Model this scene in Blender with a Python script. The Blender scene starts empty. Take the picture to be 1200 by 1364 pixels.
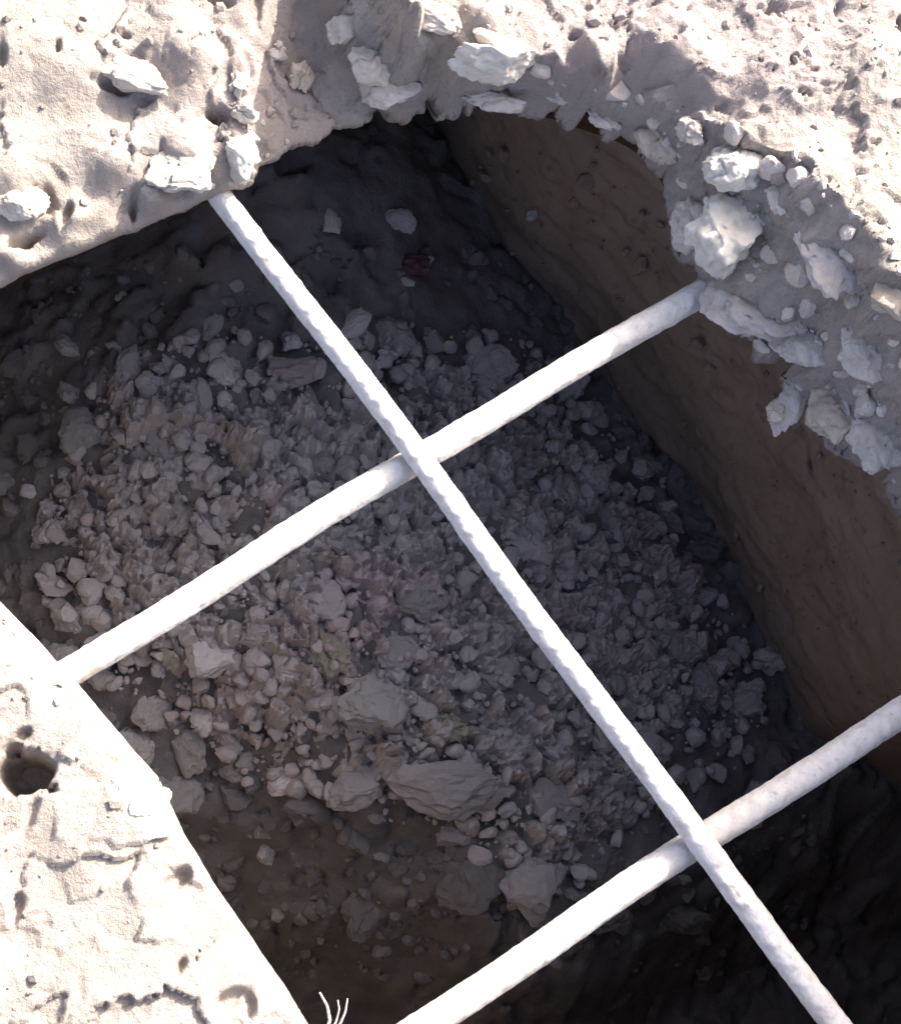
import bpy, bmesh, math, random
import numpy as np
from mathutils import Matrix, Vector

random.seed(7)
RNG = np.random.default_rng(7)
scene = bpy.context.scene
COL = scene.collection

# ------------------------------------------------------------------ camera
# z = 0 is the axis of the long bar. The point straight below the lens lies at
# pixel (200, 1300) of the 1200 x 1364 photograph; focal length 2250 pixels.
F, CX, CY = 2250.0, 600.0, 682.0
NAD = (200.0, 1300.0)
H = 0.72
_d = np.array([(NAD[0]-CX)/F, -(NAD[1]-CY)/F, -1.0]); _d /= np.linalg.norm(_d)
_Z = -_d
_Y = np.array([0, 1.0, 0]) - _Z*_Z[1]; _Y /= np.linalg.norm(_Y)
_X = np.cross(_Y, _Z)
R = np.stack([_X, _Y, _Z])                       # world = R @ camera


def P(px, py, z=0.0):
    """point of the level z that is seen at a pixel"""
    r = R @ np.array([(px-CX)/F, -(py-CY)/F, -1.0])
    t = (H-z)/-r[2]
    return np.array([r[0]*t, r[1]*t, z])


cam_data = bpy.data.cameras.new('camera')
cam = bpy.data.objects.new('camera', cam_data)
COL.objects.link(cam)
M4 = Matrix.Identity(4)
for i in range(3):
    for j in range(3):
        M4[i][j] = R[i][j]
M4[2][3] = H
cam.matrix_world = M4
cam_data.sensor_fit = 'VERTICAL'
cam_data.sensor_height = 24.0
cam_data.lens = 24.0*F/1364.0
cam_data.clip_start = 0.01
cam_data.clip_end = 500
scene.camera = cam

# ------------------------------------------------------------------ light
SUN_EL = math.radians(38)
SUN_AZ = np.array([0.72, 0.69])                  # towards the sun
SUN_AZ /= np.linalg.norm(SUN_AZ)
world = bpy.data.worlds.new('World')
scene.world = world
world.use_nodes = True
wn = world.node_tree.nodes
sky = wn.new('ShaderNodeTexSky')
sky.sky_type = 'NISHITA'
sky.sun_disc = False
sky.sun_elevation = SUN_EL
sky.sun_rotation = math.atan2(SUN_AZ[0], SUN_AZ[1])
sky.dust_density = 5.0
sky.air_density = 0.45
sky.ozone_density = 0.4
wn['Background'].inputs['Strength'].default_value = 0.15
world.node_tree.links.new(sky.outputs[0], wn['Background'].inputs['Color'])

sun_data = bpy.data.lights.new('sun', 'SUN')
sun_data.energy = 2.7
sun_data.angle = math.radians(0.55)
sun_data.color = (1.0, 0.95, 0.88)
sun = bpy.data.objects.new('sun', sun_data)
COL.objects.link(sun)
to_sun = Vector((SUN_AZ[0]*math.cos(SUN_EL), SUN_AZ[1]*math.cos(SUN_EL), math.sin(SUN_EL)))
sun.rotation_euler = to_sun.to_track_quat('Z', 'Y').to_euler()
sun.location = to_sun*5

scene.view_settings.view_transform = 'Standard'
scene.view_settings.look = 'None'
scene.view_settings.gamma = 1.0
scene.view_settings.exposure = 2.08
scene.cycles.max_bounces = 10
scene.cycles.diffuse_bounces = 8


# ------------------------------------------------------------------ noise (numpy)
def _hash(ix, iy, iz, seed):
    h = (ix.astype(np.int64)*374761393 + iy.astype(np.int64)*668265263 +
         iz.astype(np.int64)*2147483647 + seed*974634537) & 0xFFFFFFFF
    h = ((h ^ (h >> 13))*1274126177) & 0xFFFFFFFF
    h = ((h ^ (h >> 16))*2246822519) & 0xFFFFFFFF
    return h ^ (h >> 15)


def _rand(ix, iy, iz, seed):
    return (_hash(ix, iy, iz, seed) & 0xFFFFFF)/float(0xFFFFFF)


def noise(p, seed=0):
    """value-gradient noise in about -1..1; p is (n,3) or (n,2)"""
    if p.shape[1] == 2:
        p = np.concatenate([p, np.zeros((len(p), 1))+0.37], 1)
    i = np.floor(p).astype(np.int64)
    f = p-i
    u = f*f*f*(f*(f*6-15)+10)
    out = 0
    for dx in (0, 1):
        wx = u[:, 0] if dx else 1-u[:, 0]
        for dy in (0, 1):
            wy = u[:, 1] if dy else 1-u[:, 1]
            for dz in (0, 1):
                wz = u[:, 2] if dz else 1-u[:, 2]
                h = _hash(i[:, 0]+dx, i[:, 1]+dy, i[:, 2]+dz, seed)
                gx = ((h & 255)/127.5-1); gy = (((h >> 8) & 255)/127.5-1); gz = (((h >> 16) & 255)/127.5-1)
                out = out + wx*wy*wz*(gx*(f[:, 0]-dx)+gy*(f[:, 1]-dy)+gz*(f[:, 2]-dz))
    return out*1.5


def fbm(p, octv=4, seed=0, gain=0.5):
    a, s, o = 1.0, 1.0, 0
    for k in range(octv):
        o = o + a*noise(p*s, seed+k*17)
        a *= gain; s *= 2.03
    return o


def worley(p, seed=0):
    """2-D cellular noise: distance to nearest and second-nearest, and a random per cell"""
    i = np.floor(p).astype(np.int64)
    f1 = np.full(len(p), 9.0); f2 = np.full(len(p), 9.0); rid = np.zeros(len(p))
    z = np.zeros(len(p), np.int64)
    for dx in (-1, 0, 1):
        for dy in (-1, 0, 1):
            cx = i[:, 0]+dx; cy = i[:, 1]+dy
            qx = cx+_rand(cx, cy, z, seed); qy = cy+_rand(cx, cy, z, seed+1)
            d = np.hypot(p[:, 0]-qx, p[:, 1]-qy)
            r = _rand(cx, cy, z, seed+2)
            m = d < f1
            f2 = np.where(m, f1, np.minimum(f2, d))
            rid = np.where(m, r, rid)
            f1 = np.where(m, d, f1)
    return f1, f2, rid


def facets(p, seed):
    """tilted flat pieces with sharp borders: level and tilt per cell, about -1..1"""
    i = np.floor(p).astype(np.int64)
    f1 = np.full(len(p), 9.0); ox = np.zeros(len(p)); oy = np.zeros(len(p)); ra = np.zeros(len(p)); rb = np.zeros(len(p))
    z = np.zeros(len(p), np.int64)
    for dx in (-1, 0, 1):
        for dy in (-1, 0, 1):
            cx = i[:, 0]+dx; cy = i[:, 1]+dy
            ex = p[:, 0]-cx-_rand(cx, cy, z, seed); ey = p[:, 1]-cy-_rand(cx, cy, z, seed+1)
            d = ex*ex+ey*ey
            m = d < f1
            f1 = np.where(m, d, f1); ox = np.where(m, ex, ox); oy = np.where(m, ey, oy)
            ra = np.where(m, _rand(cx, cy, z, seed+2), ra); rb = np.where(m, _rand(cx, cy, z, seed+3), rb)
    an = rb*2*np.pi
    return (ra-.5)*1.2, ox*np.cos(an)+oy*np.sin(an)


def sstep(a, b, x):
    t = np.clip((x-a)/(b-a), 0, 1)
    return t*t*(3-2*t)


# ------------------------------------------------------------------ materials
def nmat(name, rough=0.95):
    m = bpy.data.materials.new(name)
    m.use_nodes = True
    nt = m.node_tree
    b = nt.nodes['Principled BSDF']
    b.inputs['Roughness'].default_value = rough
    b.inputs['Specular IOR Level'].default_value = 0.2
    return m, nt, b


def mineral(name, cols, scale, bump=0.3, bscale=300, rough=0.95, speck=None, speck_scale=400,
            vary=0.0, coord='Object', bdist=0.002, fine=1500, patch=None, vor=-0.08):
    """earth or stone: a colour ramp over noise, optional specks and patches, fine relief"""
    m, nt, b = nmat(name, rough)
    N, L = nt.nodes, nt.links
    tc = N.new('ShaderNodeTexCoord')
    co = tc.outputs[coord]
    n1 = N.new('ShaderNodeTexNoise'); n1.inputs['Scale'].default_value = scale
    n1.inputs['Detail'].default_value = 8; n1.inputs['Roughness'].default_value = 0.65
    L.new(co, n1.inputs['Vector'])
    cr = N.new('ShaderNodeValToRGB')
    el = cr.color_ramp.elements
    while len(el) < len(cols):
        el.new(0.5)
    for k, c in enumerate(cols):
        el[k].position = 0.3+0.4*k/(len(cols)-1)
        el[k].color = (*c, 1)
    L.new(n1.outputs['Fac'], cr.inputs['Fac'])
    out = cr.outputs['Color']
    if patch:
        pc, pscale, lo, hi = patch
        n3 = N.new('ShaderNodeTexNoise'); n3.inputs['Scale'].default_value = pscale
        n3.inputs['Detail'].default_value = 4
        L.new(co, n3.inputs['Vector'])
        mr = N.new('ShaderNodeMapRange'); mr.inputs['From Min'].default_value = lo; mr.inputs['From Max'].default_value = hi
        L.new(n3.outputs['Fac'], mr.inputs['Value'])
        mx = N.new('ShaderNodeMix'); mx.data_type = 'RGBA'
        L.new(mr.outputs[0], mx.inputs['Factor']); L.new(out, mx.inputs['A'])
        mx.inputs['B'].default_value = (*pc, 1)
        out = mx.outputs['Result']
    if speck:
        v = N.new('ShaderNodeTexNoise'); v.inputs['Scale'].default_value = speck_scale
        v.inputs['Detail'].default_value = 5; v.inputs['Roughness'].default_value = 0.7
        L.new(co, v.inputs['Vector'])
        mr = N.new('ShaderNodeMapRange'); mr.inputs['From Min'].default_value = 0.56; mr.inputs['From Max'].default_value = 0.72
        mr.inputs['To Max'].default_value = 0.7
        L.new(v.outputs['Fac'], mr.inputs['Value'])
        mx = N.new('ShaderNodeMix'); mx.data_type = 'RGBA'
        L.new(mr.outputs[0], mx.inputs['Factor']); L.new(out, mx.inputs['A'])
        mx.inputs['B'].default_value = (*speck, 1)
        out = mx.outputs['Result']
    if vary:
        oi = N.new('ShaderNodeObjectInfo')
        hs = N.new('ShaderNodeHueSaturation')
        mr = N.new('ShaderNodeMapRange')
        mr.inputs['To Min'].default_value = 1-vary; mr.inputs['To Max'].default_value = 1+vary
        L.new(oi.outputs['Random'], mr.inputs['Value'])
        L.new(mr.outputs[0], hs.inputs['Value'])
        mr2 = N.new('ShaderNodeMapRange')
        ml = N.new('ShaderNodeMath'); ml.operation = 'FRACT'
        mm = N.new('ShaderNodeMath'); mm.operation = 'MULTIPLY'; mm.inputs[1].default_value = 7.31
        L.new(oi.outputs['Random'], mm.inputs[0]); L.new(mm.outputs[0], ml.inputs[0]); L.new(ml.outputs[0], mr2.inputs['Value'])
        mr2.inputs['To Min'].default_value = 0.3; mr2.inputs['To Max'].default_value = 1.9
        L.new(mr2.outputs[0], hs.inputs['Saturation'])
        L.new(out, hs.inputs['Color'])
        out = hs.outputs[0]
    L.new(out, b.inputs['Base Color'])
    nb = N.new('ShaderNodeTexNoise'); nb.inputs['Scale'].default_value = bscale
    nb.inputs['Detail'].default_value = 6; nb.inputs['Roughness'].default_value = 0.7
    L.new(co, nb.inputs['Vector'])
    vb = N.new('ShaderNodeTexVoronoi'); vb.inputs['Scale'].default_value = fine
    L.new(co, vb.inputs['Vector'])
    ad = N.new('ShaderNodeMath'); ad.operation = 'MULTIPLY_ADD'
    L.new(vb.outputs['Distance'], ad.inputs[0]); ad.inputs[1].default_value = vor; L.new(nb.outputs['Fac'], ad.inputs[2])
    bp = N.new('ShaderNodeBump'); bp.inputs['Strength'].default_value = bump; bp.inputs['Distance'].default_value = bdist
    L.new(ad.outputs[0], bp.inputs['Height'])
    L.new(bp.outputs[0], b.inputs['Normal'])
    return m


M = {}
M['ground'] = mineral('pale_broken_concrete', [(0.27, 0.232, 0.196), (0.345, 0.30, 0.257), (0.40, 0.353, 0.305)], 45, 0.9, 420,
                      speck=(0.25, 0.215, 0.19), speck_scale=240, bdist=0.0025, patch=((0.355, 0.30, 0.272), 7, 0.45, 0.62))
M['lump'] = mineral('pale_concrete_lump', [(0.37, 0.32, 0.265), (0.47, 0.415, 0.35), (0.53, 0.47, 0.40)], 60, 0.45, 300,
                    speck=(0.32, 0.29, 0.27), speck_scale=420)
M['grey_lump'] = mineral('grey_concrete_lump', [(0.37, 0.325, 0.285), (0.47, 0.415, 0.365), (0.54, 0.48, 0.43)], 60, 0.45, 280,
                         speck=(0.27, 0.25, 0.24), speck_scale=420)
M['tan_lump'] = mineral('tan_concrete_lump', [(0.30, 0.24, 0.19), (0.42, 0.35, 0.28), (0.48, 0.42, 0.36)], 60, 0.45, 280)
M['white_lump'] = mineral('whitish_concrete_lump', [(0.46, 0.42, 0.36), (0.55, 0.51, 0.44), (0.61, 0.565, 0.49)], 60, 0.4, 300)
M['bar'] = mineral('dusty_steel', [(0.52, 0.475, 0.425), (0.63, 0.59, 0.54), (0.68, 0.64, 0.59)], 160, 0.5, 700, speck=(0.36, 0.29, 0.23), speck_scale=330, bdist=0.001,
                   patch=((0.50, 0.44, 0.38), 60, 0.56, 0.68))
M['wall'] = mineral('brown_soil', [(0.225, 0.178, 0.145), (0.285, 0.228, 0.188), (0.33, 0.27, 0.225)], 14, 0.6, 110, bdist=0.003, fine=260, speck=(0.12, 0.09, 0.07), speck_scale=60,
                    patch=((0.235, 0.20, 0.158), 5, 0.5, 0.7))
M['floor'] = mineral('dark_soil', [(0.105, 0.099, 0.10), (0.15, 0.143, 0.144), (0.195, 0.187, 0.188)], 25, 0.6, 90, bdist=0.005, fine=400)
M['stone'] = mineral('grey_rubble', [(0.29, 0.278, 0.28), (0.365, 0.35, 0.352), (0.43, 0.413, 0.415)], 40, 0.5, 180, vary=0.22, bdist=0.003, fine=700)
M['bed'] = mineral('dusty_debris', [(0.30, 0.283, 0.283), (0.38, 0.36, 0.36), (0.44, 0.42, 0.42)], 28, 0.5, 180, bdist=0.003, fine=700,
                   patch=((0.39, 0.335, 0.342), 6, 0.5, 0.65))
M['dusky'] = mineral('soil_covered_stone', [(0.125, 0.118, 0.118), (0.175, 0.166, 0.167), (0.225, 0.215, 0.216)], 60, 0.5, 180, bdist=0.003, fine=700)
M['pink_stone'] = mineral('mauve_rubble', [(0.31, 0.27, 0.275), (0.385, 0.335, 0.345), (0.44, 0.385, 0.395)], 40, 0.5, 180, vary=0.18, bdist=0.003, fine=700)
M['pale_stone'] = mineral('pale_rubble', [(0.44, 0.425, 0.43), (0.52, 0.50, 0.505), (0.58, 0.56, 0.565)], 50, 0.4, 200, bdist=0.003)
M['moss'] = mineral('olive_moss', [(0.22, 0.21, 0.165), (0.29, 0.277, 0.222), (0.35, 0.335, 0.275)], 120, 0.6, 500, bdist=0.003)
M['red'] = mineral('dull_red_film', [(0.09, 0.045, 0.052), (0.12, 0.06, 0.068), (0.15, 0.075, 0.085)], 60, 0.2, 200, rough=0.6)
M['straw'] = mineral('dry_straw', [(0.50, 0.46, 0.38), (0.60, 0.56, 0.48), (0.66, 0.62, 0.55)], 200, 0.1, 500)


# ------------------------------------------------------------------ objects
def link_mesh(name, me, mat, parent=None):
    o = bpy.data.objects.new(name, me)
    COL.objects.link(o)
    if mat and not me.materials:
        me.materials.append(mat)
    if parent:
        o.parent = parent
    return o


def pymesh(name, v, f, smooth=True):
    me = bpy.data.meshes.new(name)
    v = np.asarray(v, dtype=np.float32)
    f = np.asarray(f, dtype=np.int32)
    k = f.shape[1]
    me.vertices.add(len(v)); me.vertices.foreach_set('co', v.ravel())
    me.loops.add(f.size); me.loops.foreach_set('vertex_index', f.ravel())
    me.polygons.add(len(f))
    me.polygons.foreach_set('loop_start', np.arange(0, f.size, k, dtype=np.int32))
    me.polygons.foreach_set('use_smooth', np.full(len(f), smooth))
    me.update(calc_edges=True)
    me.validate()
    return me


def tag(o, label, cat, group=None):
    o['label'] = label
    o['category'] = cat
    if group:
        o['group'] = group
    return o


# ------------------------------------------------------------------ outline of the hole
# (pixel x, pixel y, level of the edge)
EDGE = [(-500, 560, .006), (-300, 480, .004), (-60, 405, .004), (0, 378, .003), (60, 352, .003), (120, 328, .003), (180, 301, .004), (240, 276, .006),
        (275, 260, .009), (300, 248, .012), (340, 240, .010), (345, 216, -.006), (375, 207, -.006), (430, 178, -.006), (475, 154, -.006),
        (510, 148, -.006), (545, 151, -.006), (562, 144, -.006), (577, 127, -.004), (592, 150, -.006), (640, 146, -.006), (700, 146, -.006),
        (735, 152, -.006), (770, 166, -.006), (810, 180, -.006), (850, 192, -.006), (880, 225, -.006), (900, 262, -.006), (897, 300, -.009),
        (910, 335, -.007), (938, 372, -.006), (942, 402, -.008), (965, 428, -.010), (992, 452, -.014), (1012, 480, -.018), (1048, 474, -.018),
        (1045, 510, -.024), (1062, 545, -.026), (1088, 545, -.026), (1095, 580, -.026), (1130, 602, -.026), (1170, 632, -.026),
        (1200, 665, -.026), (1228, 720, -.022), (1240, 820, -.014), (1255, 1000, -.01), (1310, 1260, -.006), (1190, 1440, 0.0),
        (820, 1440, .006), (520, 1450, .006), (440, 1406, .006), (410, 1364, .006), (378, 1310, .006), (330, 1240, .007), (285, 1175, .007), (246, 1110, .008),
        (222, 1060, .009), (212, 1035, .009), (180, 1000, .008), (150, 965, .007), (104, 910, .006), (80, 885, .006), (45, 845, .006),
        (0, 800, .006), (-90, 700, .006), (-220, 660, .006), (-460, 720, .006)]
EP = np.array([P(*e) for e in EDGE])


def sdf_poly(q, poly):
    """signed distance, positive outside"""
    d = np.full(len(q), 9.0)
    inside = np.zeros(len(q), bool)
    n = len(poly)
    for k in range(n):
        a, b = poly[k], poly[(k+1) % n]
        ab = b-a
        t = np.clip(((q-a)@ab)/(ab@ab), 0, 1)
        d = np.minimum(d, np.hypot(*(q-a-t[:, None]*ab).T))
        c = ((a[1] > q[:, 1]) != (b[1] > q[:, 1]))
        with np.errstate(divide='ignore', invalid='ignore'):
            xi = a[0]+(q[:, 1]-a[1])*(b[0]-a[0])/(b[1]-a[1])
        inside ^= c & (q[:, 0] < xi)
    return np.where(inside, -d, d)


# ------------------------------------------------------------------ level of the ground
# crest: where the top surface breaks off towards the hole
CREST = [(-510, 548, .01), (-300, 470, .01), (-60, 394, .01), (0, 366, .01), (60, 340, .01), (120, 316, .01), (180, 290, .012), (240, 264, .014), (275, 246, .016),
         (300, 228, .018), (322, 214, .018), (330, 180, .02), (322, 120, .024), (318, 60, .03), (322, 0, .034), (330, -80, .04), (440, -150, .05), (515, -60, .070),
         (545, 4, .068), (590, 45, .052), (625, 66, .056), (700, 70, .052), (728, 66, .05), (765, 92, .048), (830, 132, .046), (900, 150, .042), (935, 158, .044), (1000, 178, .054),
         (1080, 225, .070), (1130, 272, .070), (1172, 322, .070), (1205, 366, .070), (1300, 445, .074), (1580, 545, .17), (1780, 740, .20), (1680, 1080, .16), (1490, 1330, .06),  # high points out of view: bank added to shade the lower cross bar's right end
         (1230, 1480, .02), (820, 1462, .014), (510, 1465, .012), (430, 1412, .012), (401, 1369, .010), (369, 1316, .010), (321, 1246, .010), (276, 1181, .011), (237, 1116, .012),
         (212, 1066, .012), (203, 1041, .012), (172, 1006, .012), (142, 971, .011), (96, 917, .010), (72, 892, .010), (37, 852, .010), (-8, 807, .010), (-96, 708, .01),
         (-222, 668, .01), (-465, 730, .01)]
for k, (cx, cy, cz) in enumerate(CREST):      # the face never overhangs
    while cz > -.004 and sdf_poly(P(cx, cy, cz)[None, :2], EP[:, :2])[0] < ((.006 if cx < 940 else .008) if cx > 330 and cy < 1000 else .002):
        cz -= .001
    CREST[k] = (cx, cy, cz)
CR = np.array([P(*c) for c in CREST])
TOP = CREST + [(-60, 900, .014), (20, 900, .014), (100, 990, .013), (160, 1080, .015), (50, 1200, .011), (200, 1200, .017), (300, 1310, .013), (-300, 1000, .02),
               (-300, 1500, .02), (100, 1600, .02), (0, 1364, .012), (150, 1340, .015), (0, 330, .018), (100, 285, .018), (200, 250, .020), (0, 200, .030),
               (150, 200, .030), (250, 190, .028), (305, 190, .022), (100, 60, .040), (250, 50, .042), (0, 0, .047), (-300, 200, .04), (-300, -200, .05), (200, -200, .05),
               (700, -60, .050), (640, 10, .050), (800, 60, .046), (900, 40, .048), (950, 100, .050), (1050, 100, .058), (1200, 100, .068), (1500, 0, .065), (800, -300, .065), (1200, -300, .065),
               (1300, 250, .062), (1500, 600, .058), (1700, 800, .055), (1700, 1200, .05), (800, 1900, .03), (800, 1600, .02), (1500, 1500, .04)]
TP = np.array([P(*c) for c in TOP])
LEDGE = P(430, 40, 0.0)[:2]


def idw(q, pts, power):
    num = 0; den = 0
    for p in pts:
        d2 = (q[:, 0]-p[0])**2+(q[:, 1]-p[1])**2+1e-7
        w = d2**(-power/2)
        num = num+w*p[2]; den = den+w
    return num/den


def tps(q):
    top = idw(q, TP, 3.0)
    lip = idw(q, EP, 4.0)
    si = np.maximum(sdf_poly(q, EP[:, :2]), 0)
    so = sdf_poly(q, CR[:, :2])+0.0030*fbm(q*45, 3, 201, .4)
    t = si/(si+np.maximum(-so, 0)+1e-6)
    t = np.where(so >= 0, 1.0, t)
    led = np.exp(-((q-LEDGE)**2).sum(1)/0.045**2)
    pw = 1.0+2.6*led
    return lip+(top-lip)*np.clip(t, 0, 1)**pw


# pits and crevices: pixel, radius in pixels (x, y), turn in degrees, depth
PITS = [(38, 1022, 34, 30, 10, .040), 
        (30, 975, 20, 12, -35, .010), (235, 1172, 22, 11, -40, .012), 
        (20, 1210, 10, 24, 15, .010), (240, 1290, 9, 20, 25, .008), (305, 1335, 26, 12, -25, .012),
        (335, 1345, 8, 18, 0, .010), (20, 1250, 28, 22, 0, .006), (40, 1080, 10, 26, 20, .007), 
        (152, 128, 32, 14, 5, .014), (80, 90, 6, 12, 0, .008), (8, 105, 6, 18, 0, .008), (165, 70, 14, 5, 20, .008), (288, 156, 18, 9, 10, .016),
        (178, 262, 9, 26, 8, .014), (60, 262, 22, 26, 0, .010), (88, 280, 9, 22, 20, .012),
        (28, 312, 36, 9, -30, .018), (215, 205, 5, 22, 0, .005), (170, 8, 60, 9, 5, .012), (285, 20, 24, 10, 15, .014),
        (340, 20, 10, 30, 10, .010), (330, 90, 8, 20, -10, .008), (350, 170, 14, 10, 0, .006),
        (840, 62, 18, 6, 10, .007), (890, 90, 24, 5, 15, .007), (770, 35, 10, 6, 0, .007), (1055, 140, 20, 5, 25, .007), (1180, 55, 5, 18, 0, .006),
        (1105, 25, 5, 14, 15, .005), (965, 170, 24, 5, 15, .008), (1050, 252, 12, 8, 30, .012), (1075, 268, 10, 6, 0, .012), (1195, 290, 8, 10, 0, .010)]


def ground_z(q, sd=None):
    if sd is None:
        sd = sdf_poly(q, EP[:, :2])
    z = tps(q)
    r = np.hypot(q[:, 0]-0.1, q[:, 1]-0.15)
    far = sstep(0.5, 1.2, r)
    z = z*(1-far)+0.045*far
    face = sstep(-0.01, 0.02, q[:, 0]*0.55+q[:, 1]*0.83-0.30)      # upper right: crumbly, lower left: plates
    warp = np.stack([fbm(q*60, 3, 3), fbm(q*60, 3, 5)], 1)
    led = np.exp(-((q-LEDGE)**2).sum(1)/0.05**2)
    left = 1-sstep(.03, .10, q[:, 0]*.8+q[:, 1]*.6-.20)
    w0 = (.66+.06*face)*(1-.65*led)*(1-.35*left)*(1-.55*left*(1-sstep(0, .025, sd)))
    for sc, lev, til, wp, sdv, wt in ((24, .0055, .0075, .009, 11, 1.0), (58, .0026, .0042, .004, 21, 1.0), (140, .0012, .0020, .0016, 31, .5+.7*face)):
        A, B = facets((q+wp*warp)*sc+sdv*.77, sdv)
        msk = .35+.65*sstep(-.25, .35, fbm(q*sc*.22+sdv, 2, sdv+5))
        z = z+w0*wt*msk*(lev*A+til*B)
    z = z+(1-.6*led)*(1-.3*left)*(0.0030*fbm(q*20, 6, 41, .46)+0.0006*fbm(q*150, 4, 43, .55)*(0.5+0.8*face))
    rg = 1-np.abs(fbm(q*22+3.1, 4, 47, .55))
    z = z-(1-led)*(1-.7*left)*0.004*sstep(0.972, 1.0, rg)*sstep(-.1, .3, noise(q*14, 49))
    for px, py, rx, ry, a, dep in PITS:
        c = P(px, py, 0.02 if px < 700 else .045)[:2]
        m = np.hypot(q[:, 0]-c[0], q[:, 1]-c[1]) < 0.06
        if not m.any():
            continue
        s = (H-.02)/F
        d = (q[m]-c)/s
        d[:, 1] *= -1
        ca, sa = math.cos(math.radians(a)), math.sin(math.radians(a))
        u = (d[:, 0]*ca+d[:, 1]*sa)/rx; v = (-d[:, 0]*sa+d[:, 1]*ca)/ry
        e = np.hypot(u, v)*np.clip(1+0.7*fbm(q[m]*55, 5, 51, .55), .8, 1.7)
        z[m] -= dep*(1.0 if dep > .02 else .6)*(1-sstep(0.40 if dep < .02 else .6, 1.2, e))
    edge = np.clip(sd/0.012, 0, 1)
    return z-0.002*(1-edge)**2


def axis_coords(lo, hi, step, far):
    c = list(np.arange(lo, hi+step/2, step))
    s, x = step, c[-1]
    right = []
    while x < far:
        s *= 1.22; x += s; right.append(x)
    s, x = step, c[0]
    left = []
    while x > -far:
        s *= 1.22; x -= s; left.append(x)
    return np.array(left[::-1]+c+right)


def build_ground():
    step = 0.00115
    ax = axis_coords(-0.10, 0.40, step, 60)
    ay = axis_coords(-0.05, 0.47, step, 60)
    X, Y = np.meshgrid(ax, ay)
    q = np.stack([X.ravel(), Y.ravel()], 1)
    sd = np.full(len(q), 9.0)
    near = (np.abs(q[:, 0]-.15) < .6) & (np.abs(q[:, 1]-.15) < .6)
    base_sd = np.full(len(q), 9.0)
    base_sd[near] = sdf_poly(q[near], EP[:, :2])
    crumb = 0.35+1.3*sstep(0.0, 0.05, q[near][:, 0]*0.55+q[near][:, 1]*0.83-0.27)
    crumb = crumb*(.3+.7*sstep(.05, .07, q[near][:, 0]))
    sd[near] = base_sd[near]+crumb*(0.0026*fbm(q[near]*75, 4, 61, .5))
    S = sd.reshape(X.shape)
    gy, gx = np.gradient(S, ay, ax)
    keep = S > -step*0.75
    snap = keep & (S < step*0.75)
    g = np.maximum(np.hypot(gx, gy), 0.5)
    X = np.where(snap, X-np.clip(S, -step, step)*gx/g**2, X)
    Y = np.where(snap, Y-np.clip(S, -step, step)*gy/g**2, Y)
    q = np.stack([X.ravel(), Y.ravel()], 1)
    z = np.zeros(len(q))
    z[near] = ground_z(q[near], sd[near])
    z[~near] = 0.045+0.004*fbm(q[~near]*3, 3, 71)
    # the broken face is rough sideways too, not only in level
    qn = q[near]
    so = sdf_poly(qn, CR[:, :2]); si = np.maximum(base_sd[near], 0)
    fm = sstep(.0, .006, si)*sstep(-.004, .004, -so)*sstep(.20, .26, qn@np.array([.6, .8]))*sstep(.05, .09, qn[:, 0])
    p3 = np.concatenate([qn, z[near][:, None]], 1)
    amt = fm*(.0075*fbm(p3*38, 5, 75, .55)+.004*np.abs(noise(p3*95, 77)))
    q[near] += amt[:, None]*np.array([-.72, -.69])
    z[near] += fm*.003*fbm(p3*70, 4, 79, .55)
    idx = np.arange(X.size).reshape(X.shape)
    k = keep[:-1, :-1] & keep[1:, :-1] & keep[:-1, 1:] & keep[1:, 1:]
    f = np.stack([idx[:-1, :-1][k], idx[:-1, 1:][k], idx[1:, 1:][k], idx[1:, :-1][k]], 1)
    # skirt under the edge of the hole
    e = np.concatenate([f[:, [0, 1]], f[:, [1, 2]], f[:, [2, 3]], f[:, [3, 0]]])
    key = e[:, 0].astype(np.int64)*X.size+e[:, 1]
    rkey = e[:, 1].astype(np.int64)*X.size+e[:, 0]
    be = e[~np.isin(key, rkey)]
    be = be[(sd[be[:, 0]] < 0.01) & (sd[be[:, 1]] < 0.01)]
    bv = np.unique(be)
    kk = np.ones(25)/25
    B = np.clip(base_sd, -.05, .05).reshape(X.shape)
    B = np.apply_along_axis(lambda a: np.convolve(a, kk, 'same'), 0, B)
    B = np.apply_along_axis(lambda a: np.convolve(a, kk, 'same'), 1, B)
    hy, hx = np.gradient(B, ay, ax)
    hl = np.maximum(np.hypot(hx, hy), .2)
    G = np.stack([(hx/hl).ravel(), (hy/hl).ravel()], 1)
    V = np.concatenate([q, z[:, None]], 1)
    rings = [bv]
    verts = [V]
    base = len(V)
    nz = fbm(np.concatenate([V[bv][:, :2]*120, V[bv][:, 2:]*120], 1), 2, 73)
    for dz, do in ((-.004, .0005), (-.009, .003), (-.015, .008), (-.022, .018), (-.03, .04)):
        w = V[bv].copy()
        w[:, 2] += dz
        w[:, :2] += G[bv]*(do+0.002*nz*(dz < -.005))[:, None]
        verts.append(w); rings.append(np.arange(base, base+len(bv))); base += len(bv)
    faces = [f]
    loc = np.searchsorted(bv, be)
    for a, b in zip(rings[:-1], rings[1:]):
        faces.append(np.stack([a[loc[:, 1]], a[loc[:, 0]], b[loc[:, 0]], b[loc[:, 1]]], 1))
    V = np.concatenate(verts); Fc = np.concatenate(faces)
    used = np.unique(Fc)
    remap = np.full(len(V), -1); remap[used] = np.arange(len(used))
    me = pymesh('ground', V[used], remap[Fc])
    o = link_mesh('ground', me, M['ground'])
    o['kind'] = 'structure'
    return o


ground = build_ground()

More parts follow.
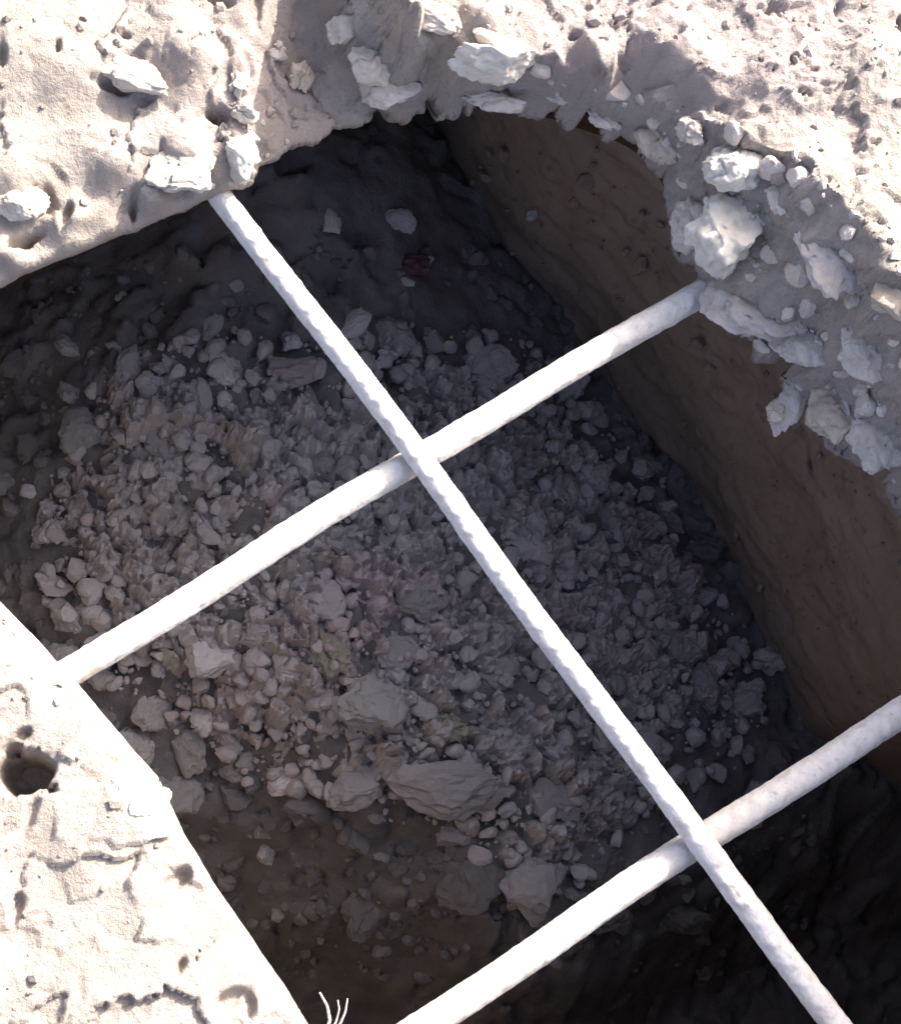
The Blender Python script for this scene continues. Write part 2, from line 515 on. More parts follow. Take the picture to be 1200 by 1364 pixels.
# ------------------------------------------------------------------ the hollow under the slab
ZF = -0.42
CAV = [(-520, 560), (-330, 250), (60, 40), (330, 20), (505, 130), (565, 295), (640, 395), (725, 470), (805, 560), (885, 650), (950, 775), (1020, 910), (1062, 990),
       (1150, 1060), (1420, 1130), (1750, 1500), (1300, 1850), (900, 2000), (300, 1900), (-60, 1500), (-140, 1180), (-300, 900), (-500, 780)]
CV = np.array([P(x, y, ZF) for x, y in CAV])[:, :2]
CEN = P(600, 760, -0.2)[:2]


def radial(poly, cen, th):
    d = np.stack([np.cos(th), np.sin(th)], 1)
    best = np.zeros(len(th))
    n = len(poly)
    for k in range(n):
        a = poly[k]-cen; b = poly[(k+1) % n]-cen
        e = b-a
        den = d[:, 0]*e[1]-d[:, 1]*e[0]
        with np.errstate(divide='ignore', invalid='ignore'):
            t = (a[0]*e[1]-a[1]*e[0])/den
            s = (a[0]*d[:, 1]-a[1]*d[:, 0])/den
        ok = (t > 0) & (s >= 0) & (s <= 1)
        best = np.where(ok, np.maximum(best, np.where(ok, t, 0)), best)
    return best


def build_cavity():
    nth = 900
    th = np.linspace(0, 2*np.pi, nth, endpoint=False)
    rh = radial(EP[:, :2], CEN, th)
    rc = radial(CV, CEN, th)
    ks = np.ones(21)/21
    rc = np.convolve(np.concatenate([rc[-10:], rc, rc[:10]]), ks, 'valid')
    rh2 = np.convolve(np.concatenate([rh[-10:], rh, rh[:10]]), ks, 'valid')
    rc = np.maximum(rc, rh2+0.03)
    prof = [(rh2+.016, np.full(nth, -.036)), (rh2+.03, np.full(nth, -.055)), ((rh2+rc)/2, np.full(nth, -.075))]
    zs = np.linspace(-.10, ZF-.34, 150)
    for zz in zs:
        prof.append((rc-0.02*np.exp(-((zz+.10)/.03)**2), np.full(nth, zz)))
    rr = np.array([p[0] for p in prof]); zz = np.array([p[1] for p in prof])
    pos = np.stack([CEN[0]+rr*np.cos(th), CEN[1]+rr*np.sin(th), zz], 2).reshape(-1, 3)
    sc = np.array([1, 1, 1.8])
    n = 0.008*fbm(pos*sc*9, 3, 81, .4)+0.0022*fbm(pos*sc*50, 4, 83, .55)-0.0018*sstep(.25, .6, fbm(pos*sc*26, 3, 85))
    amp = np.repeat(np.concatenate([[0, .3, .6], np.ones(len(zs))]), nth)
    dirs = np.tile(np.stack([np.cos(th), np.sin(th)], 1), (len(prof), 1))
    pos[:, :2] += dirs*(n*amp)[:, None]
    i = np.arange(len(prof)*nth).reshape(len(prof), nth)
    a = i[:-1]; b = i[1:]
    f = np.stack([a, np.roll(a, -1, 1), np.roll(b, -1, 1), b], 2).reshape(-1, 4)
    o = link_mesh('pit_wall', pymesh('pit_wall', pos, f), M['wall'])
    o['kind'] = 'structure'
    return rc


WALL_R = build_cavity()


def wall_at(px, py):
    """first point of the wall seen at a pixel"""
    for z in np.linspace(-.09, ZF, 300):
        p = P(px, py, z)
        d = p[:2]-CEN
        k = int((math.atan2(d[1], d[0]) % (2*np.pi))/(2*np.pi)*len(WALL_R)) % len(WALL_R)
        if np.hypot(*d) > WALL_R[k]-.002:
            return p
    return None



DEEP = np.array([P(x, y, ZF) for x, y in ((40, 940), (230, 1040), (400, 1070), (600, 1150), (720, 1220), (850, 1120), (1000, 1070), (1120, 1010), (1700, 1000),
                 (1700, 2300), (-300, 2300), (-400, 1300))])[:, :2]  # floor drop added so the lower end of the pit gets less light


def floor_z(q):
    c = P(400, 690, -.33)[:2]
    d = (q-c)
    # mound, longer along the long bar
    ax = np.array([0.6, -0.8]); ay = np.array([0.8, 0.6])
    u = d@ax/0.34; v = d@ay/0.24
    m = np.exp(-(u*u+v*v)*1.1)
    z = ZF+0.15*m+0.010*fbm(q*11, 4, 91)+0.004*fbm(q*50, 3, 93)
    z -= 0.17*sstep(0, .15, -sdf_poly(q, DEEP)+.012*fbm(q*14, 2, 97))
    b = P(400, 230, -.34)[:2]
    z += 0.11*np.exp(-((q-b)**2).sum(1)/0.13**2)
    b = P(300, 1080, -.5)[:2]
    z -= 0.035*np.exp(-((q-b)**2).sum(1)/0.05**2)
    b = P(480, 1160, -.5)[:2]
    z -= 0.03*np.exp(-((q-b)**2).sum(1)/0.05**2)
    return z


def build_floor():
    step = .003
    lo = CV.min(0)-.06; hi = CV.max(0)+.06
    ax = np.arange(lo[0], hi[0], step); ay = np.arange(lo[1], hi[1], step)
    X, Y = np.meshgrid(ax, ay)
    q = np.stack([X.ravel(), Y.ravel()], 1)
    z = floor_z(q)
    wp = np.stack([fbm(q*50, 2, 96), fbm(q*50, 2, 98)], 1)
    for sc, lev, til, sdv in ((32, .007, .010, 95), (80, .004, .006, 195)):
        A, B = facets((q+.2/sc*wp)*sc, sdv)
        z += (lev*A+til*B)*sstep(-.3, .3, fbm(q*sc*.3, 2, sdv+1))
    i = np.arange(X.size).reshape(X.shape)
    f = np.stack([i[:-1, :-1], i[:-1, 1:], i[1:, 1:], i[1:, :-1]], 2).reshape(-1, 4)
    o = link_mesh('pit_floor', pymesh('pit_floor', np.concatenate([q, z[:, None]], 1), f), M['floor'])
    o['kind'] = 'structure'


build_floor()


# ------------------------------------------------------------------ reinforcing bars
def rebar(name, a, b, za, zb, rad, seed, label, ext=(0.05, 0.06), taper=(1, 1)):
    pa = P(a[0], a[1], za); pb = P(b[0], b[1], zb)
    d = pb-pa; L0 = np.linalg.norm(d); d = d/L0
    pa = pa-d*ext[0]; pb = pb+d*ext[1]
    Lf = np.linalg.norm(pb-pa)
    up = np.array([0, 0, 1.0]); side = np.cross(d, up); side /= np.linalg.norm(side); up = np.cross(side, d)
    ns, na = int(Lf/0.0011), 36
    t = np.linspace(0, Lf, ns); an = np.linspace(0, 2*np.pi, na, endpoint=False)
    T, A = np.meshgrid(t, an, indexing='ij')
    tp = taper[0]+(taper[1]-taper[0])*T/Lf
    ph = (T/0.0105+np.abs(((A/np.pi) % 1)-.5)*1.1) % 1
    rib = np.exp(-((ph-.5)/.16)**2)*np.clip(np.sin(A)**2*1.6, 0, 1)
    lon = np.exp(-(((A+np.pi/2) % np.pi-np.pi/2)/.16)**2)
    p3 = np.stack([T.ravel()*60, np.cos(A).ravel()*.9+seed, np.sin(A).ravel()*.9], 1)
    r = rad*tp+0.0006*rib+0.0006*lon+0.0003*fbm(p3*1.1, 4, seed).reshape(T.shape)+0.00025*noise(p3*5.1, seed+5).reshape(T.shape)
    # lumps of mortar still clinging to the bar
    cl = sstep(.30, .75, noise(p3*np.array([.9, .8, .8])+11, seed+9)).reshape(T.shape)
    r = r+cl*0.0005
    # the bar is not dead straight
    bend = 0.0011*np.sin(t/Lf*7+seed)+0.0006*np.sin(t/Lf*19+seed*2)
    c = pa+t[:, None]*d+bend[:, None]*side
    v = c[:, None, :]+r[..., None]*(np.cos(A)[..., None]*side+np.sin(A)[..., None]*up)
    v = v.reshape(-1, 3)
    i = np.arange(ns*na).reshape(ns, na)
    f = np.stack([i[:-1], i[1:], np.roll(i[1:], -1, 1), np.roll(i[:-1], -1, 1)], 2).reshape(-1, 4)
    org = (pa+pb)/2
    o = link_mesh(name, pymesh(name, v-org, f), M['bar'])
    o.location = org
    return tag(o, label, 'reinforcing bar', 'steel bars crossing the hole')


rebar('reinforcing_bar', (285, 250), (1117, 1364), 0.0, 0.0, 0.0056, 3,
      'long dusty white steel bar lying on top of the two cross bars', ext=(.035, .13), taper=(.93, 1.04))
rebar('reinforcing_bar', (85, 900), (932, 386), -.0125, -.0125, 0.0061, 8,
      'dusty white steel cross bar over the middle of the hole', ext=(.04, .05))
rebar('reinforcing_bar', (566, 1364), (1200, 950), -.0130, -.0130, 0.0063, 14,
      'dusty white steel cross bar over the dark end of the hole', ext=(.08, .12))


# ------------------------------------------------------------------ stones and lumps
def ico(sub):
    bm = bmesh.new()
    bmesh.ops.create_icosphere(bm, subdivisions=sub, radius=1)
    v = np.array([x.co[:] for x in bm.verts]); f = np.array([[x.index for x in p.verts] for p in bm.faces])
    bm.free()
    return v, f


ICO = {k: ico(k) for k in (1, 2, 3, 4, 5)}


def rock(seed, sub=3, cuts=9, rough=0.10, fine=0.03, flat=1.0):
    rs = np.random.default_rng(seed)
    v, f = ICO[sub]
    v = v.copy()
    for k in range(cuts):
        n = rs.normal(size=3); n /= np.linalg.norm(n)
        d = rs.uniform(.48, .86)
        h = v@n-d
        v = v-np.where(h > 0, h*0.93, 0)[:, None]*n
    o = rs.uniform(-50, 50, 3)
    n1 = fbm(v*1.6+o, 3, seed); n2 = fbm(v*5.5+o, 3, seed+3)
    nn = v/np.linalg.norm(v, axis=1)[:, None]
    v = v+nn*(rough*n1+fine*n2)[:, None]
    v[:, 2] *= flat
    v /= np.abs(v).max(0)[None, :]
    return v, f


def one_stone(name, mesh, mat, loc, size, rot, label, cat, group=None):
    o = link_mesh(name, mesh, mat)
    o.location = loc; o.scale = size; o.rotation_euler = rot
    return tag(o, label, cat, group)


# lumps on the edge: pixel, width and height on the picture in pixels, thickness ratio, turn, level offset, material, label
LUMPS = [
    (178, 98, 120, 54, .55, 8, .006, 'lump', 'long cream lump on the upper left ground, dark crevice beneath it'),
    (318, 112, 34, 44, .7, 10, .004, 'lump', 'small cream lump at the top of the corner block left of the grey ledge'),
    (327, 145, 36, 38, .8, -20, .005, 'lump', 'round cream lump in the middle of the corner edge beside the grey ledge'),
    (322, 207, 52, 76, .7, -8, .006, 'white_lump', 'upright whitish lump at the tip of the corner above the long bar'),
    (250, 222, 110, 70, .35, -14, .002, 'lump', 'broad flat cream slab fragment above the upper end of the long bar'),
    (30, 270, 80, 50, .5, -10, .004, 'lump', 'cream lump by the dark crevice at the upper left frame edge'),
    (402, 103, 42, 44, .8, 15, .006, 'tan_lump', 'small peach coloured lump lying on the grey ledge'),
    (462, 40, 56, 42, .7, -20, .006, 'lump', 'pinkish pale lump near the top frame edge on the grey ledge'),
    (494, 84, 66, 62, .7, 30, .006, 'lump', 'pale pinkish lump on the grey ledge beside the white block'),
    (372, 68, 40, 34, .6, 0, .004, 'grey_lump', 'small grey lump on the ledge next to the peach coloured lump'),
    (520, 118, 84, 62, .6, 10, .004, 'grey_lump', 'rounded grey lump hanging over the top edge of the hole'),
    (660, 80, 124, 62, 1.1, 2, .012, 'white_lump', 'bright white rectangular block above the top edge of the hole'),
    (575, 20, 84, 50, .7, 20, .008, 'lump', 'cream lump at the top frame edge left of the white block'),
    (660, 132, 90, 34, .7, 6, .002, 'grey_lump', 'low grey lump right under the white block'),
    (735, 116, 60, 50, .4, 40, -.002, 'grey_lump', 'smooth grey lump right of the white block on the shaded edge'),
    (800, 158, 60, 30, .4, 24, -.002, 'grey_lump', 'small grey lump on the shaded top edge right of centre'),
    (880, 190, 56, 70, .7, -30, .004, 'tan_lump', 'brownish lump on the edge above the big white lump'),
    (925, 178, 50, 46, .7, 10, .008, 'lump', 'small pinkish lump above the big white lump'),
    (975, 222, 90, 74, .7, 20, .010, 'white_lump', 'upper whitish lump stacked against the big white lump'),
    (965, 305, 128, 118, .75, -24, .012, 'white_lump', 'big white crumbly lump over the far end of the middle cross bar'),
    (918, 300, 60, 90, .6, 0, .004, 'grey_lump', 'grey lump on the hole side of the big white lump'),
    (1010, 408, 140, 110, .34, 20, -.002, 'grey_lump', 'broad grey slab fragment under the big white lump'),
    (1095, 326, 110, 140, .22, -12, -.003, 'grey_lump', 'large smooth grey fragment leaning on the shaded right face'),
    (1045, 270, 50, 60, .4, 30, -.002, 'grey_lump', 'small grey lump between big white lump and the smooth fragment'),
    (1080, 455, 90, 80, .4, 15, -.002, 'grey_lump', 'grey lump at the middle of the shaded right face'),
    (1185, 395, 70, 60, .5, 0, .0, 'tan_lump', 'tan lump at the right frame edge on the shaded face'),
    (1160, 470, 110, 84, .36, -10, -.002, 'grey_lump', 'grey lump low on the right face below the tan lump'),
    (1055, 530, 40, 104, .5, 20, .002, 'grey_lump', 'narrow grey spur hanging down into the hole'),
    (1030, 550, 26, 28, .8, 0, .0, 'lump', 'tiny pale knob beside the narrow hanging spur'),
    (1118, 555, 84, 84, .42, 30, .0, 'tan_lump', 'tan grey chunk right of the narrow hanging spur'),
    (1172, 585, 84, 76, .42, -10, .0, 'grey_lump', 'pale grey chunk on the hole edge at the right frame edge'),
    (185, 1080, 90, 80, .35, 25, .002, 'white_lump', 'flat whitish fragment on the left rim near the hole edge'),
]


def px_size(z):
    return (H-z)/F*1.03


for k, (px, py, w, h, th, rot, dz, mat, lab) in enumerate(LUMPS):
    z = 0.02
    for it in range(5):
        p = P(px, py, z)
        z = float(ground_z(p[None, :2])[0])*.5+z*.5
    z += dz*.6
    p = P(px, py, z)
    s = px_size(z)
    v, f = rock(100+k, 5, 9, 0.17, 0.06)
    big = 1.3 if px > 1000 else 1.12
    sx, sy = w*s/2*big, h*s/2*big
    sz = th*min(sx, sy)*(.95 if px > 1000 else 1.2)
    sc = np.array([sx, sy, sz])
    v = v*sc
    nn = v/np.linalg.norm(v, axis=1)[:, None]
    cf = fbm(v*70, 5, k, .5)
    v = v+nn*(0.0022*cf-0.0018*sstep(.93, 1, 1-np.abs(fbm(v*40, 3, k+9))))[:, None]
    o = link_mesh('concrete_lump', pymesh('concrete_lump', v, f), M[mat])
    o.location = p
    o.rotation_euler = (0, 0, -math.radians(rot))
    tag(o, lab, 'concrete lump', 'broken lumps round the edge of the hole')

# loose grit on the ground
def joined_rocks(name, spots, mat, sub=1, seed=5):
    protos = [rock(seed*50+k, sub, (5, 5, 9, 10)[sub], .10, .0 if sub < 3 else .05) for k in range(8)]
    rs = np.random.default_rng(seed)
    V, Fc, b = [], [], 0
    for (p, s) in spots:
        v, f = protos[rs.integers(8)]
        a = rs.uniform(0, 2*np.pi); ca, sa = math.cos(a), math.sin(a)
        sc = s*rs.uniform(.65, 1.25, 3)
        w = v*sc
        b_ = rs.uniform(-.6, .6); cb, sb = math.cos(b_), math.sin(b_)
        w = w@np.array([[1, 0, 0], [0, cb, -sb], [0, sb, cb]])
        w = w@np.array([[ca, -sa, 0], [sa, ca, 0], [0, 0, 1]])
        V.append(w+p); Fc.append(f+b); b += len(v)
    o = link_mesh(name, pymesh(name, np.concatenate(V), np.concatenate(Fc), smooth=False), mat)
    o['kind'] = 'stuff'
    return o


n = 5000
q = np.stack([RNG.uniform(-.1, .42, n), RNG.uniform(-.05, .48, n)], 1)
sd = sdf_poly(q, EP[:, :2])
dens = 0.25+0.75*sstep(0.0, 0.05, q[:, 0]*.55+q[:, 1]*.83-.30)
ok = (sd > .004) & (RNG.uniform(0, 1, n) < dens*(0.4+0.9*sstep(-.2, .4, noise(q*25, 3))))
q = q[ok]
gz = ground_z(q)
sz = 0.0007+0.0028*RNG.uniform(0, 1, len(q))**5
grit = joined_rocks('loose_grit', [(np.array([a[0], a[1], b+s*.1]), s) for a, b, s in zip(q, gz, sz)], M['ground'], 1, 6)
grit['label'] = 'fine pale grit scattered over the broken ground'
grit['category'] = 'grit'

# crumbs of broken concrete that cover the shaded broken face
n = 60000
q = np.stack([RNG.uniform(.02, .42, n), RNG.uniform(.15, .48, n)], 1)
si = sdf_poly(q, EP[:, :2]); so = sdf_poly(q, CR[:, :2])
ok = (si > .001) & (so < .004) & (q@np.array([.55, .83]) > .27) & (RNG.uniform(0, 1, n) < .25)
ok &= np.hypot(*(q-LEDGE).T) > .06
q = q[ok]
q = q[:260]
gz = ground_z(q)
sz = 0.0012+0.0060*RNG.uniform(0, 1, len(q))**2.5
crumbs = joined_rocks('crumbled_fragments', [(np.array([a[0], a[1], b-s*.15]), s) for a, b, s in zip(q, gz, sz)], M['grey_lump'], 3, 16)
crumbs['label'] = 'grey crumbly fragments coating the broken face round the hole'
crumbs['category'] = 'fragments'

# ------------------------------------------------------------------ rubble on the floor of the hollow
HEAP = np.array([(50, 700), (90, 560), (150, 475), (230, 455), (300, 440), (430, 465), (520, 440), (640, 445), (720, 460), (800, 560), (880, 650), (940, 770),
                 (1000, 880), (1020, 950), (1000, 1010), (890, 1060), (770, 1180), (690, 1210), (620, 1130), (560, 1098), (480, 1085), (430, 1062), (340, 1050), (260, 1000),
                 (150, 920), (60, 800)], float)


def floor_at(px, py):
    z = -.45
    for it in range(6):
        p = P(px, py, z)
        z = float(floor_z(p[None, :2])[0])
    return P(px, py, z)


def build_bed():
    step = .0022
    hw = np.array([floor_at(x, y) for x, y in HEAP])
    lo = hw[:, :2].min(0)-.04; hi = hw[:, :2].max(0)+.04
    ax = np.arange(lo[0], hi[0], step); ay = np.arange(lo[1], hi[1], step)
    X, Y = np.meshgrid(ax, ay)
    q = np.stack([X.ravel(), Y.ravel()], 1)
    sd = sdf_poly(q, hw[:, :2])+.030*fbm(q*18, 4, 111)
    warp = np.stack([fbm(q*55, 3, 113), fbm(q*55, 3, 115)], 1)
    z = floor_z(q)+.010
    for sc, am, sdv in ((38, .016, 121), (75, .010, 123), (150, .006, 125)):
        f1, f2, rid = worley((q+.22/sc*warp)*sc, sdv)
        tilt = (_rand((rid*9999).astype(np.int64), (rid*777).astype(np.int64), np.zeros(len(q), np.int64), sdv)-.5)
        z = z+am*((rid-.5)+.55*sstep(0, .30, f2-f1)-.45+tilt*f1*.5)
    z = z+.0016*fbm(q*120, 3, 127, .55)
    z = z-.05*sstep(-.035, .03, sd)
    keep = (sd < .035).reshape(X.shape)
    i = np.arange(X.size).reshape(X.shape)
    k = keep[:-1, :-1] & keep[1:, :-1] & keep[:-1, 1:] & keep[1:, 1:]
    f = np.stack([i[:-1, :-1][k], i[:-1, 1:][k], i[1:, 1:][k], i[1:, :-1][k]], 1)
    used = np.unique(f); remap = np.full(X.size, -1); remap[used] = np.arange(len(used))
    o = link_mesh('rubble_bed', pymesh('rubble_bed', np.concatenate([q, z[:, None]], 1)[used], remap[f], smooth=False), M['bed'])
    o['kind'] = 'stuff'
    o['label'] = 'dusty grey broken debris filling the heap between the larger stones'
    o['category'] = 'debris'


build_bed()


def heap_label(px, py, size, colr, ar):
    best, bd = None, 1e9
    for bx, by, w, h, _, _, lab in BIG:
        if lab and MARK.get((bx, by)):
            d = math.hypot(px-bx, py-by)
            if d < bd:
                best, bd = (bx, by), d
    dx, dy = px-best[0], py-best[1]
    side = ('right' if dx > 0 else 'left') if abs(dx) > 2.2*abs(dy) else (('above' if dy < 0 else 'below') if abs(dy) > 2.2*abs(dx) else
            ('upper ' if dy < 0 else 'lower ')+('right' if dx > 0 else 'left'))
    side = {'right': 'right of', 'left': 'left of', 'above': 'above', 'below': 'below'}.get(side, side+' of')
    sz = 'small' if size < 36 else ('middling' if size < 52 else 'large')
    shp = 'long ' if ar < .72 else ('round ' if ar > .9 else '')
    far = 'close ' if bd < 75 else ''
    return f'{sz} {shp}{colr} stone {far}{side} the {MARK[best]}'


MARK = {(40, 658): 'lone pale pebble', (172, 492): 'upright oval stone', (392, 500): 'large mauve stone', (112, 578): 'round stone at the heap end',
        (650, 492): 'large rounded stone', (70, 780): 'flat stone at far left', (290, 880): 'large pale chunk', (267, 962): 'round pale stone',
        (385, 1040): 'flat pale stone', (500, 935): 'big pitted chunk', (600, 1045): 'largest flat slab', (705, 1180): 'dark rounded stone',
        (690, 840): 'mauve stone near the pit middle', (420, 800): 'broad stone under the bar', (560, 800): 'stone below the first crossing',
        (900, 860): 'stone near the brown wall', (790, 640): 'stone beside the first crossing', (860, 1000): 'stone above the second crossing'}
PROTO = []
for k in range(16):
    v, f = rock(300+k, 4, 14, .16, .09)
    PROTO.append(pymesh('rubble_stone', v, f, smooth=False))
PROTO_M = {}


def stone_mesh(k, mat):
    key = (k, mat)
    if key not in PROTO_M:
        me = PROTO[k].copy(); me.materials.append(M[mat]); PROTO_M[key] = me
    return PROTO_M[key]


# named stones: pixel, width, height in pixels, turn, material, label
BIG = [
    (40, 658, 26, 24, 0, 'pale_stone', 'small pale pebble alone near the left frame edge in the pit'),
    (440, 300, 30, 42, 5, 'pale_stone', 'upright grey stone alone in the dark far corner of the pit'),
    (528, 298, 56, 38, 8, 'pale_stone', 'rounded grey stone beside the red scrap in the far corner'),
    (566, 350, 24, 20, 20, 'pale_stone', 'tiny pinkish pebble on the dull red scrap'),
    (543, 378, 22, 16, 0, 'pale_stone', 'tiny pale pebble just below the dull red scrap'),
    (708, 470, 1, 1, 0, 'stone', None),
    (316, 382, 26, 22, 0, 'stone', 'small faint stone in dark soil left of the long bar'),
    (163, 398, 24, 18, 0, 'stone', 'small faint stone near the upper left edge of the pit'),
    (172, 492, 44, 62, -20, 'stone', 'upright oval grey stone at the upper left of the heap'),
    (228, 492, 24, 50, -30, 'pale_stone', 'narrow crescent shaped pale stone near the upper left of the heap'),
    (392, 500, 78, 52, -5, 'pink_stone', 'large mauve grey stone touching the left side of the long bar'),
    (268, 530, 30, 54, -10, 'stone', 'narrow upright grey stone below the crescent shaped one'),
    (112, 578, 60, 76, 20, 'stone', 'large round grey stone at the left end of the heap'),
    (650, 492, 84, 62, -10, 'stone', 'large rounded grey stone just above the middle cross bar'),
    (70, 780, 60, 36, 10, 'stone', 'flat grey stone at the far left edge of the heap'),
    (62, 712, 36, 30, 0, 'pink_stone', 'small mauve stone above the flat stone at the far left'),
    (290, 880, 92, 80, -15, 'pale_stone', 'large pale chunk in the heap under the middle cross bar'),
    (345, 850, 66, 54, 20, 'stone', 'grey chunk just right of the large pale chunk'),
    (267, 962, 40, 38, 0, 'pale_stone', 'round pale stone at the lower left of the heap'),
    (385, 1040, 62, 38, -12, 'pale_stone', 'flat pale stone at the bottom left of the heap'),
    (380, 900, 46, 36, 10, 'pale_stone', 'small pale angular stone right of the large pale chunk'),
    (500, 935, 110, 92, -15, 'stone', 'big pitted grey chunk low in the middle of the heap'),
    (600, 1045, 190, 96, 6, 'stone', 'largest flat grey slab of rubble at the lower end of the heap'),
    (470, 1050, 90, 60, -20, 'stone', 'grey stone left of the largest flat slab'),
    (705, 1180, 90, 96, 20, 'stone', 'large dark rounded stone at the lowest point of the heap by the second cross bar'),
    (600, 1112, 50, 36, 0, 'stone', 'small grey stone just below the largest flat slab'),
    (690, 840, 80, 50, 10, 'pink_stone', 'mauve grey stone left of the long bar near the pit middle'),
    (420, 800, 90, 66, 25, 'stone', 'broad grey stone under the middle of the cross bar'),
    (740, 1070, 80, 60, 30, 'stone', 'grey stone right of the largest flat slab'),
    (560, 800, 80, 64, -10, 'stone', 'broad grey stone in the heap directly below the first bar crossing'),
    (900, 860, 70, 56, 25, 'stone', 'large angular grey stone near the brown wall right of the long bar'),
    (790, 640, 60, 50, -15, 'stone', 'angular grey stone to the right of the first bar crossing'),
    (860, 1000, 66, 52, 10, 'stone', 'grey stone seen just above the second bar crossing'),
    (350, 1110, 30, 24, 0, 'stone', 'small stone in dark soil below the flat pale stone'),
]
grp = 'rubble stones on the pit floor'
placed = []
for k, (px, py, w, h, rot, mat, lab) in enumerate(BIG):
    if lab is None:
        continue
    p = floor_at(px, py)
    s = (H-p[2])/F*1.03
    rx, ry = w*s/2, h*s/2
    rz = min(rx, ry)*random.uniform(.6, .85)
    one_stone('rubble_stone', stone_mesh(k % 16, mat), None, (p[0], p[1], p[2]+(.009 if sdf_poly(np.array([[px, py]], float), HEAP)[0] < -20 else .002)+rz*.4), (rx, ry, rz),
              (random.uniform(-.2, .2), random.uniform(-.2, .2), -math.radians(rot)), lab, 'stone', grp)
    placed.append((px, py, max(w, h)*.5))

hb = HEAP
rs = np.random.default_rng(12)
cnt = 0
tries = 0
cell = []
while cnt < 268 and tries < 20000:
    tries += 1
    px, py = rs.uniform(0, 1040), rs.uniform(430, 1220)
    d = sdf_poly(np.array([[px, py]]), hb)[0]
    if d > 0 and rs.uniform() > math.exp(-d/22):
        continue
    size = 24+58*rs.uniform()**1.7
    if py > 900:
        size *= 1.2
    if any((px-a)**2+(py-b)**2 < ((size*.5+c)*.66)**2 for a, b, c in placed):
        continue
    placed.append((px, py, size*.5))
    p = floor_at(px, py)
    s = (H-p[2])/F*1.03
    r = size*s/2
    ar = rs.uniform(.62, 1.0)
    pinkish = math.hypot(px-440, py-610) < 170*rs.uniform(.4, 1.2)
    mat = 'dusky' if d > 8 and rs.uniform() < .7 else 'pink_stone' if pinkish else ('pale_stone' if rs.uniform() < .03 else ('dusky' if rs.uniform() < .12 else 'stone'))
    rz = r*rs.uniform(.45, .75)
    colr = 'mauve' if pinkish else ('pale' if mat == 'pale_stone' else 'grey')
    one_stone('rubble_stone', stone_mesh(int(rs.integers(16)), mat), None, (p[0], p[1], p[2]+(.006 if d < -15 else -.001)+rz*.3), (r, r*ar, rz),
              (rs.uniform(-.35, .35), rs.uniform(-.35, .35), rs.uniform(0, 6.28)),
              heap_label(px, py, size, colr, ar), 'stone', grp)
    cnt += 1

spots = []
n = 4800
pxs = rs.uniform(-40, 1080, n); pys = rs.uniform(330, 1300, n)
dd = sdf_poly(np.stack([pxs, pys], 1), hb)
for px, py, d in zip(pxs, pys, dd):
    if rs.uniform() > (1.0 if d < 0 else math.exp(-d/30)*.55+.02):
        continue
    if px > 640 and py > 1090 and d > 10:
        continue
    spots.append((px, py))
sp = np.array(spots)
zz = np.full(len(sp), -.45)
for it in range(5):
    pp = np.array([P(a, b, z) for (a, b), z in zip(sp, zz)])
    zz = floor_z(pp[:, :2])
pp[:, 2] = zz
ss = 0.0012+0.0066*rs.uniform(0, 1, len(sp))**2.8
out = sdf_poly(sp, hb) > 4
pp[:, 2] += .005*(~out)
half = joined_rocks('half_buried_pebbles', [(p+np.array([0, 0, -s*.1]), s) for p, s in zip(pp[out], ss[out])], M['dusky'], 2, 19)
half['label'] = 'soil covered pebbles half buried round the rubble heap'
half['category'] = 'pebbles'
rub = joined_rocks('rubble_gravel', [(p+np.array([0, 0, s*.3]), s) for p, s in zip(pp[~out], ss[~out])], M['bed'], 2, 9)
rub['label'] = 'small grey gravel between the larger stones in the pit'
rub['category'] = 'gravel'

# mossy clumps
for k, (px, py, w, h, lab) in enumerate([
        (440, 872, 60, 70, 'olive mossy clump among the stones below the middle cross bar'),
        (592, 968, 70, 44, 'olive mossy clump just above the largest flat slab'),
        (318, 590, 44, 60, 'dark olive mossy clump in the heap above the middle cross bar')]):
    p = floor_at(px, py)
    s = (H-p[2])/F
    v, f = rock(700+k, 4, 4, .30, .30)
    o = link_mesh('moss_clump', pymesh('moss_clump', v*np.array([w*s/2, h*s/2, .009]), f, smooth=False), M['moss'])
    o.location = (p[0], p[1], p[2]+.006)
    tag(o, lab, 'moss', 'mossy clumps on the pit floor')

# crumpled red scrap
p = floor_at(552, 358)
g = 14
u, w_ = np.meshgrid(np.linspace(-1, 1, g), np.linspace(-1, 1, g))
uv = np.stack([u.ravel(), w_.ravel()], 1)
rad = np.maximum(np.abs(uv).max(1), 1e-6)/np.maximum(np.hypot(*uv.T), 1e-6)
uv2 = uv*(0.75+.25*rad)[:, None]*(1+.25*noise(uv*1.7+4, 5))[:, None]
zt = .010*fbm(uv*1.6, 3, 7)+.008
top = np.stack([uv2[:, 0]*.009, uv2[:, 1]*.007, zt*.5], 1)
bot = top-np.array([0, 0, .0012])
i = np.arange(g*g).reshape(g, g)
f = np.stack([i[:-1, :-1], i[:-1, 1:], i[1:, 1:], i[1:, :-1]], 2).reshape(-1, 4)
loop = np.concatenate([i[0, :-1], i[:-1, -1], i[-1, :0:-1], i[:0:-1, 0]])
nx = np.roll(loop, -1)
fs = np.concatenate([f, f[:, ::-1]+g*g, np.stack([loop, loop+g*g, nx+g*g, nx], 1)])
o = link_mesh('red_scrap', pymesh('red_scrap', np.concatenate([top, bot]), fs), M['red'])
o.location = p+np.array([0, 0, .004])
tag(o, 'crumpled dull red scrap in the dark far corner of the pit', 'scrap')

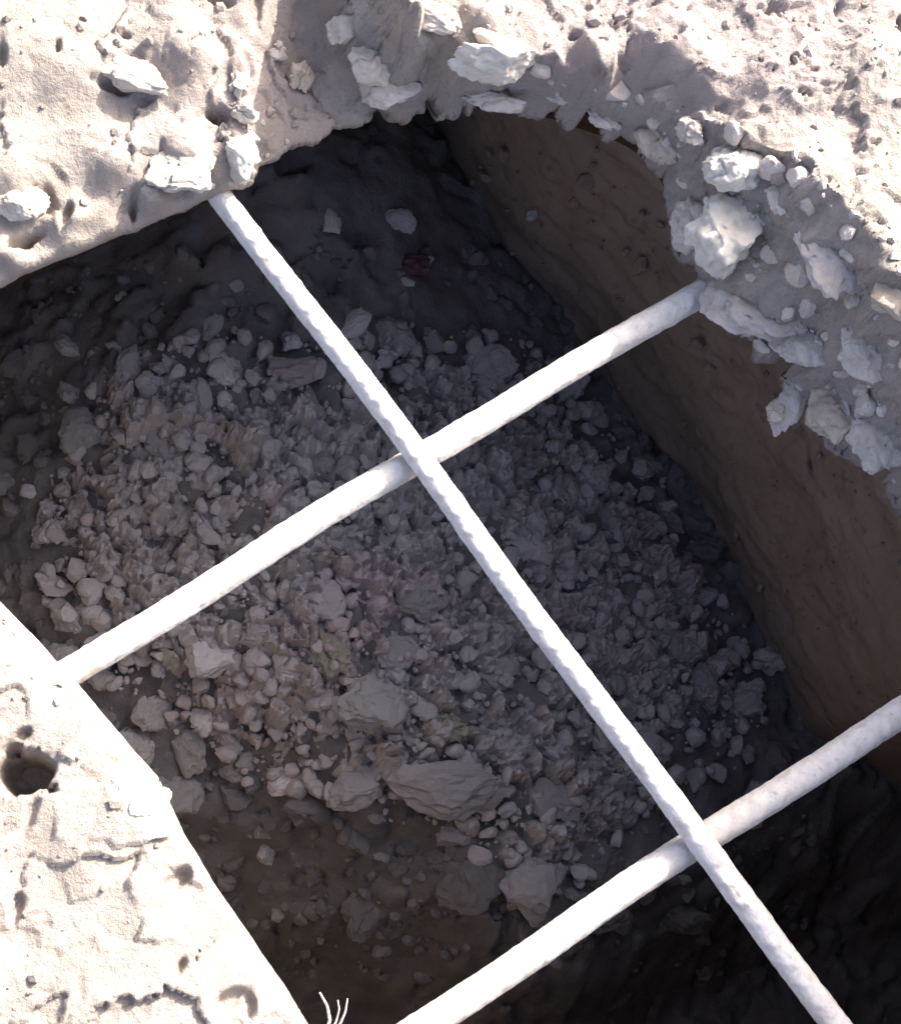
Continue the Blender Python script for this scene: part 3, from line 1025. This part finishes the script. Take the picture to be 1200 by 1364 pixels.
# dry straws at the lower rim
def straw(pts, rad, label):
    pts = np.array(pts)
    n = 14; na = 6
    t = np.linspace(0, len(pts)-1, n)
    c = np.stack([np.interp(t, np.arange(len(pts)), pts[:, k]) for k in range(3)], 1)
    V = []
    for k in range(n):
        d = c[min(k+1, n-1)]-c[max(k-1, 0)]; d /= np.linalg.norm(d)
        s = np.cross(d, [0, 0, 1.0]); s /= np.linalg.norm(s); u = np.cross(s, d)
        r = rad*(1-.6*k/(n-1))
        for a in range(na):
            an = a/na*2*np.pi
            V.append(c[k]+r*(math.cos(an)*s+math.sin(an)*u))
    i = np.arange(n*na).reshape(n, na)
    f = np.stack([i[:-1], i[1:], np.roll(i[1:], -1, 1), np.roll(i[:-1], -1, 1)], 2).reshape(-1, 4)
    V = np.array(V); org = V[:na].mean(0)
    o = link_mesh('dry_straw', pymesh('dry_straw', V-org, f), M['straw'])
    o.location = org
    tag(o, label, 'straw', 'dry straws at the lower rim')


straw([P(405, 1410, .004), P(440, 1362, .006), P(436, 1340, .010), P(426, 1322, .012)], .0009, 'leftmost of the three dry straws sticking out at the bottom rim')
straw([P(405, 1412, .002), P(447, 1364, .004), P(452, 1345, .006), P(450, 1332, .006)], .0006, 'short middle straw of the three at the bottom rim')
straw([P(405, 1414, .002), P(452, 1366, .004), P(460, 1348, .008), P(463, 1330, .010)], .0007, 'rightmost of the three dry straws sticking out at the bottom rim')
# pebbles stuck in the soil wall
p = wall_at(708, 287)
one_stone('wall_pebble', stone_mesh(3, 'pale_stone'), None, p, (.0045, .0035, .004), (.3, .2, .5), 'tiny pale pebble stuck in the brown wall under the arch', 'pebble')
spots = []
for k in range(420):
    px, py = rs.uniform(480, 1200), rs.uniform(150, 1000)
    p = wall_at(px, py)
    if p is None or p[2] < ZF+.06:
        continue
    spots.append((p, .0012+.005*rs.uniform()**4))
wp = joined_rocks('wall_clods', spots, M['wall'], 2, 29)
wp['label'] = 'small brown clods stuck in the soil wall'
wp['category'] = 'clods'
